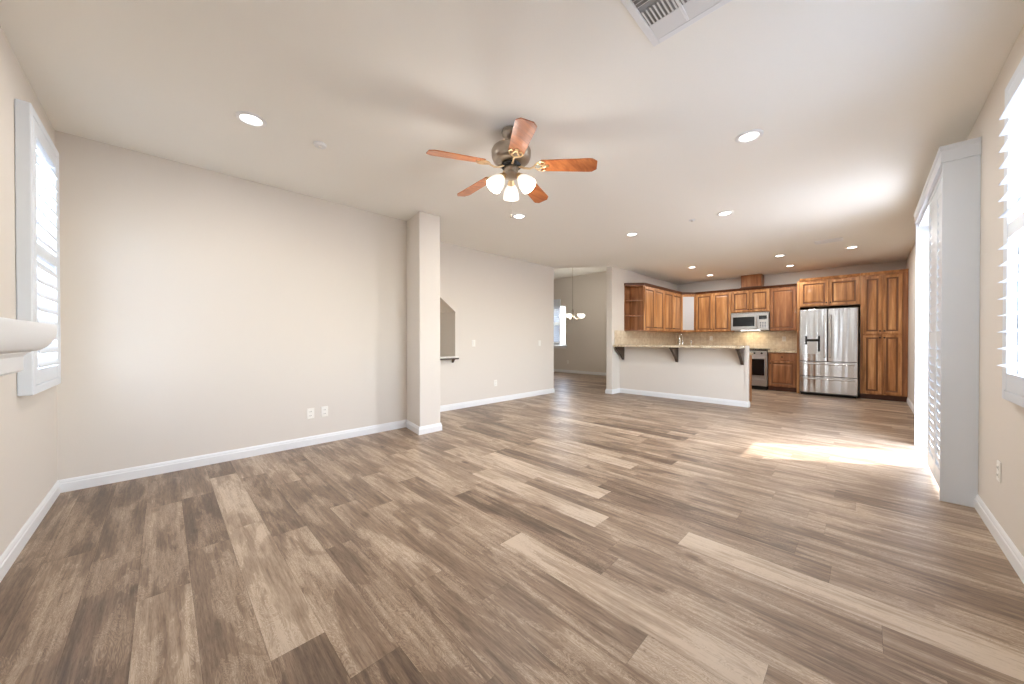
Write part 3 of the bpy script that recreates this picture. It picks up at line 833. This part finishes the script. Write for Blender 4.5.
for i in range(24): mb.box(1.63+.031*i, 1.652+.031*i, mz1-.022, mz1-.012, .0001, .002)
mb.build('vent_grille', M['gasket'], mw)
MB().box(UXF+.02, UXF+.09, 1.80, 2.18, mz0-.006, mz0-.001).build('task_lamp', M['lens'], mw)
a = lamp('microwave_glow', 'AREA', (UXF+.10, 1.99, mz0-.012), 2.2, (1, .74, .40), shape='RECTANGLE', size=.07, size_y=.34)
# --- backsplash
struct('trim_2', MB().box(XB-.011, XB-.0005, 1.06, YK-.0005, .915, UZ0-.002), M['tile_y'], 'beige travertine tile backsplash on the kitchen rear wall', 'backsplash')
struct('trim_3', MB().box(6.90, XB-.012, YK-.011, YK-.0005, 1.058, UZ0-.002).box(XH+.13, XB-.012, YK-.011, YK-.0005, .915, 1.058), M['tile_x'], 'beige tile backsplash on the kitchen side wall beneath the open shelf', 'backsplash')
# --- base cabinets on rear wall
BXF = XB-.60
def base_cab(y0, y1, label, m, drawers=True, two=False):
    t = thing('base_cabinet', label, 'kitchen cabinet', (XB, (y0+y1)/2, 0))
    MB().box(BXF, XB-GAP, y0+GAP, y1-GAP, .10, .872).build('cabinet_body', m, t)
    MB().box(BXF+.06, XB-GAP, y0+GAP, y1-GAP, 0, .10).build('toe_kick', M['wood_dark'], t)
    fr = face_mx(BXF, 0, 0)
    drawer_front(t, fr, y0+.02, y1-.02, .70, .85, 0, m)
    if two:
        ym = (y0+y1)/2
        cab_door(t, fr, y0+.02, ym-.004, .115, .685, 0, m, knob=(ym-.03, .63)); cab_door(t, fr, ym+.004, y1-.02, .115, .685, 0, m, knob=(ym+.03, .63))
    else:
        cab_door(t, fr, y0+.02, y1-.02, .115, .685, 0, m, knob=(y1-.05, .63))
    return t
base_cab(1.06, 1.585, 'wood base cabinet with one drawer between range and refrigerator', M['wood_red'])
base_cab(2.355, 3.15, 'wood base cabinet hidden beyond the range, behind the peninsula', M['wood'], two=True)
ct = thing('countertop', 'granite countertop section between the range and refrigerator', 'countertop', (XB, 1.32, .875))
MB().box(BXF-.03, XB-.012, 1.06+GAP, 1.584, .874, .914, .004).build('slab', M['granite'], ct)
# --- L-shaped counter behind the bar
ct = thing('countertop', 'granite sink countertop tucked behind the raised bar', 'countertop', (8.6, 3.4, .875))
mb = MB().prism([(XH+.125, YK-.012), (XB-.012, YK-.012), (XB-.012, 2.358), (BXF-.03, 2.358), (BXF-.03, YK-.66), (XH+.80, YK-.66), (XH+.80, 1.50), (XH+.125, 1.50)], .874, .914)
mb.build('slab', M['granite'], ct, bevel=.004)
pb = thing('base_cabinet', 'wood peninsula base cabinet behind the low half wall', 'kitchen cabinet', (XH+.4, 2.6, 0))
MB().box(XH+.145, XH+.74, 1.536, YK-.05, .10, .872).build('cabinet_body', M['wood'], pb)
MB().box(XH+.145, XH+.765, 1.520, 1.535, 0, .872).build('end_panel', M['wood'], pb)
MB().box(XH+.145, XH+.69, 1.536, YK-.05, 0, .10).build('toe_kick', M['wood_dark'], pb)
fr = face_px(XH+.74, 0, 0)
for i in range(4):
    y0 = 1.54+.42*i
    cab_door(pb, fr, y0+.01, y0+.41, .115, .685, 0, M['wood'], knob=(y0+.36, .63))
    drawer_front(pb, fr, y0+.01, y0+.41, .70, .85, 0, M['wood'])
# --- bar top and brackets
bar = thing('bar_countertop', 'raised granite bar top on the white half wall', 'countertop', (XH, 2.6, 1.013))
MB().box(XH-.355, XH+.17, 1.472, 3.775, 1.0135, 1.056, .007).build('slab', M['granite'], bar, smooth=False)
MB().box(XH-.018, XH-.0005, 1.49, YK-.02, .985, 1.0125).build('support_rail', M['wall'], bar)
for y, lb in ((3.73, 'dark iron bracket under the bar at the kitchen wall end'), (2.60, 'dark iron bracket under the middle of the bar'), (1.51, 'dark iron bracket under the bar at its free end')):
    t = thing('bar_bracket', lb, 'bracket', (XH, y, .73), 'brackets under the bar')
    prof = [(XH-.0005, .725), (XH-.022, .725), (XH-.045, .742)]
    for k in range(1, 7):
        q = k/6
        prof.append((XH-.045-.255*q, .742 + .225*q**.82))
    prof += [(XH-.31, .984), (XH-.0195, .984), (XH-.0195, .975), (XH-.0005, .975)]
    MB().prism(prof, y-.022, y+.022, 'y').build('curved_brace', M['espresso'], t)
    MB().box(XH-.325, XH-.0195, y-.034, y+.034, .9845, 1.0125).build('top_plate', M['espresso'], t)
# --- faucet
fc = thing('kitchen_faucet', 'tall arched chrome faucet rising behind the bar', 'faucet', (XH+.30, 2.62, .914))
fx, fy = XH+.28, 2.66
MB().lathe([(.030, 0), (.030, .008), (.020, .020), (.016, .06), (0, .06)], (fx, fy, .9145), 24).build('base', M['chrome'], fc, smooth=True)
pts = [(fx, fy, .95), (fx, fy, 1.17)] + [(fx+.085*(1-math.cos(a)), fy, 1.17+.10*math.sin(a)) for a in [PI*k/10 for k in range(1, 10)]] + [(fx+.17, fy, 1.15), (fx+.17, fy, 1.10)]
MB().tube(pts, .012, 12).build('spout', M['chrome'], fc, smooth=True)
MB().lathe([(.016, 0), (.017, .03), (.013, .06), (0, .06)], (fx+.17, fy, 1.055), 18).build('spray_head', M['chrome'], fc, smooth=True)
MB().tube([(fx, fy-.012, .955), (fx, fy-.05, .965), (fx-.01, fy-.09, 1.0)], .006, 10).build('lever', M['chrome'], fc, smooth=True)
sd_ = thing('soap_dispenser', 'short chrome soap pump beside the arched faucet', 'soap dispenser', (fx, fy-.22, .9145))
MB().lathe([(.022, 0), (.022, .006), (.014, .014), (.014, .17), (.017, .18), (.017, .225), (0, .23)], (fx, fy-.22, .9145), 20).build('body', M['chrome'], sd_, smooth=True)
MB().tube([(fx, fy-.22, 1.135), (fx+.02, fy-.22, 1.15), (fx+.07, fy-.22, 1.14)], .006, 10).build('nozzle', M['chrome'], sd_, smooth=True)
# --- range
rg = thing('kitchen_range', 'stainless gas range with black oven window beneath the microwave', 'oven', (XB, 1.97, 0))
ry0, ry1, rxf = 1.592, 2.348, XB-.645
MB().box(rxf, XB-.013, ry0, ry1, .09, .905, .003).build('body', M['steel_plain'], rg)
MB().box(rxf+.05, XB-.013, ry0+.01, ry1-.01, 0, .09).build('plinth', M['black'], rg)
MB().box(rxf-.02, XB-.013, ry0-.002, ry1+.002, .9055, .918).build('cooktop', M['black'], rg)
fr = face_mx(rxf, 0, 0)
cp = MB(fr).prism([(ry0, .80), (ry1, .80), (ry1, .90), (ry0, .90)], .0005, .03).build('control_panel', M['steel_plain'], rg)
for i in range(5):
    y = ry0+.10+.14*i
    MB(lambda a, b, n, y=y: fr(y+a, .85+b, .0305+n)).lathe([(.022, 0), (.022, .006), (.018, .024), (0, .026)], (0, 0, 0), 18).build('knob', M['iron'], cp, smooth=True)
d = MB(fr).rectloft([(ry0+.004, ry1-.004, .30, .79, .0005), (ry0+.004, ry1-.004, .30, .79, .030), (ry0+.010, ry1-.010, .306, .784, .035)]).build('oven_door', M['steel_plain'], rg)
MB(fr).rectloft([(ry0+.045, ry1-.045, .335, .715, .0355), (ry0+.05, ry1-.05, .34, .71, .037)]).build('window', M['black'], d)
MB(fr).tube([(ry0+.05, .745, .035), (ry0+.055, .745, .075), (ry1-.055, .745, .075), (ry1-.05, .745, .035)], .012, 10).build('handle', M['steel_plain'], d, smooth=True)
d = MB(fr).rectloft([(ry0+.004, ry1-.004, .10, .29, .0005), (ry0+.004, ry1-.004, .10, .29, .025), (ry0+.01, ry1-.01, .106, .284, .03)]).build('warming_drawer', M['steel_plain'], rg)
MB(fr).tube([(ry0+.05, .245, .03), (ry0+.055, .245, .06), (ry1-.055, .245, .06), (ry1-.05, .245, .03)], .010, 10).build('handle', M['steel_plain'], d, smooth=True)
for i in range(3):
    y = ry0+.04+.23*i
    mb = MB()
    for x in (rxf+.06, rxf+.30, rxf+.54): mb.box(x, x+.014, y, y+.21, .930, .945)
    for yy in (y, y+.098, y+.196): mb.box(rxf+.06, rxf+.554, yy, yy+.014, .930, .945)
    for x in (rxf+.06, rxf+.54):
        for yy in (y, y+.196): mb.box(x, x+.014, yy, yy+.014, .9182, .930)
    mb.build('burner_grate', M['iron'], rg)
# --- refrigerator
fg = thing('refrigerator', 'stainless french door refrigerator with ice dispenser and two drawers', 'refrigerator', (XB-.45, .555, 0))
gy0, gy1, gxf = .112, .998, 9.66
MB().box(gxf, XB-.03, gy0+.003, gy1-.003, .04, 1.780, .004).build('body', M['gasket'], fg)
MB().box(gxf+.02, XB-.05, gy0+.02, gy1-.02, 0, .04).build('base_grille', M['black'], fg)
fr = face_mx(gxf, 0, 0); ym = (gy0+gy1)/2; D = .062
def slab(u0, u1, v0, v1): return MB(fr).rectloft([(u0, u1, v0, v1, .001), (u0, u1, v0, v1, D-.012), (u0+.004, u1-.004, v0+.002, v1-.002, D-.003), (u0+.012, u1-.012, v0+.006, v1-.006, D)])
dl_ = slab(ym+.003, gy1, .715, 1.795).build('door', M['steel'], fg)
dr_ = slab(gy0, ym-.003, .715, 1.795).build('door', M['steel'], fg)
MB(fr).tube([(ym+.040, .80, D), (ym+.040, .81, D+.05), (ym+.040, 1.66, D+.05), (ym+.040, 1.67, D)], .012, 10).build('handle', M['chrome'], dl_, smooth=True)
MB(fr).tube([(ym-.040, .80, D), (ym-.040, .81, D+.05), (ym-.040, 1.66, D+.05), (ym-.040, 1.67, D)], .012, 10).build('handle', M['chrome'], dr_, smooth=True)
dp = MB(fr).rectloft([(.660, .910, .84, 1.25, D+.0005), (.662, .908, .842, 1.248, D+.008)]).build('ice_dispenser', M['steel'], dl_)
mb = MB(fr).box(.698, .872, 1.125, 1.175, D+.0085, D+.016).box(.668, .698, .92, 1.240, D+.0085, D+.016).box(.872, .902, 1.06, 1.240, D+.0085, D+.016)
e = mb.build('dispenser_trim', M['black'], dl_)
MB(fr).box(.712, .858, .865, 1.11, D+.0082, D+.011).build('dispenser_recess', M['chrome'], dl_)
for v0, v1 in ((.405, .708), (.065, .398)):
    d = slab(gy0, gy1, v0, v1).build('drawer', M['steel'], fg)
    MB(fr).tube([(gy0+.05, v1-.045, D), (gy0+.055, v1-.045, D+.045), (gy1-.055, v1-.045, D+.045), (gy1-.05, v1-.045, D)], .012, 10).build('handle', M['chrome'], d, smooth=True)
# --- cabinet above refrigerator, side panels, pantry
TXF = 9.78
pl = thing('cabinet_end_panel', 'tall wood end panel between base cabinet and refrigerator', 'cabinet panel', (XB-.3, 1.03, 0))
MB().box(TXF, XB-.012, 1.022, 1.058, 0, 2.42).build('panel', M['wood'], pl)
MB().box(TXF-.012, TXF, 1.016, 1.059, 0, 2.42).build('edge_strip', M['wood'], pl)
t = wall_cab_rear(.085, 1.02, 1.862, 2.42, TXF, 'two door light wood cabinet above the refrigerator', 2, M['wood'], 'wood')
pt = thing('pantry_cabinet', 'tall four door wood pantry cabinet beside the refrigerator', 'pantry', (XB-.35, -.24, 0))
py0, py1 = YR+.003, .083
MB().box(TXF, XB-GAP, py0, py1, .10, 2.42).build('cabinet_body', M['wood'], pt)
MB().box(TXF+.06, XB-GAP, py0, py1, 0, .10).build('toe_kick', M['wood_dark'], pt)
fr = face_mx(TXF, 0, 0)
pym = -.215; ps = -.475
for a, b, ky in ((ps+.004, pym-.004, pym-.03), (pym+.004, py1-.035, pym+.03)):
    cab_door(pt, fr, a, b, 1.275, 2.39, 0, M['wood'], knob=(ky, 1.33)); cab_door(pt, fr, a, b, .12, 1.255, 0, M['wood'], knob=(ky, 1.20))
MB(fr).box(py0, ps, .10, 2.42, .0005, .012).build('filler_strip', M['wood_red'], pt)
MB().rectloft([(TXF-.022, XB-GAP, py0, py1, 2.42), (TXF-.045, XB-GAP, py0, py1, 2.465), (TXF-.045, XB-GAP, py0, py1, 2.47)]).build('crown_moulding', M['wood'], pt)

# ------------------------------------------------------------------ dining chandelier
ch = thing('chandelier', 'dining room chandelier with glowing white glass shades', 'chandelier', (8.6, 6.12, 3.36))
c = Vector((8.6, 6.12, 3.36))
MB().lathe([(.07, -.001), (.07, -.015), (.03, -.04), (0, -.042)], c, 24).build('ceiling_canopy', M['nickel'], ch, smooth=True)
MB().tube([c+Vector((0, 0, -.04)), c+Vector((0, 0, -1.30))], .006, 8).build('hanging_rod', M['nickel'], ch)
MB().lathe([(0, -1.28), (.02, -1.30), (.035, -1.36), (.03, -1.44), (.045, -1.52), (.02, -1.58), (0, -1.60)], c, 24).build('center_hub', M['nickel'], ch, smooth=True)
for k in range(5):
    a = math.radians(29+90) + 2*PI*k/5
    e = Vector((math.cos(a), math.sin(a), 0))
    MB().tube([c+Vector((0, 0, -1.50))+e*.03, c+Vector((0, 0, -1.60))+e*.14, c+Vector((0, 0, -1.60))+e*.25, c+Vector((0, 0, -1.55))+e*.31], .009, 8).build('arm', M['nickel'], ch, smooth=True)
    o = c + e*.31 + Vector((0, 0, -1.55))
    s = MB().lathe([(.025, 0), (.05, .010), (.085, .045), (.098, .090), (.094, .090), (.08, .047), (.045, .014), (.02, .006)], o, 24, cap=False).build('lamp_shade', M['bulbglass'], ch, smooth=True)
    MB().lathe([(0, .006), (.015, .01), (.030, .05), (.025, .08), (0, .09)], o, 16).build('bulb', M['lens'], s, smooth=True)
lamp('chandelier_glow', 'POINT', c + Vector((0, 0, -1.38)), 24, (1, .9, .78), shadow_soft_size=.12)
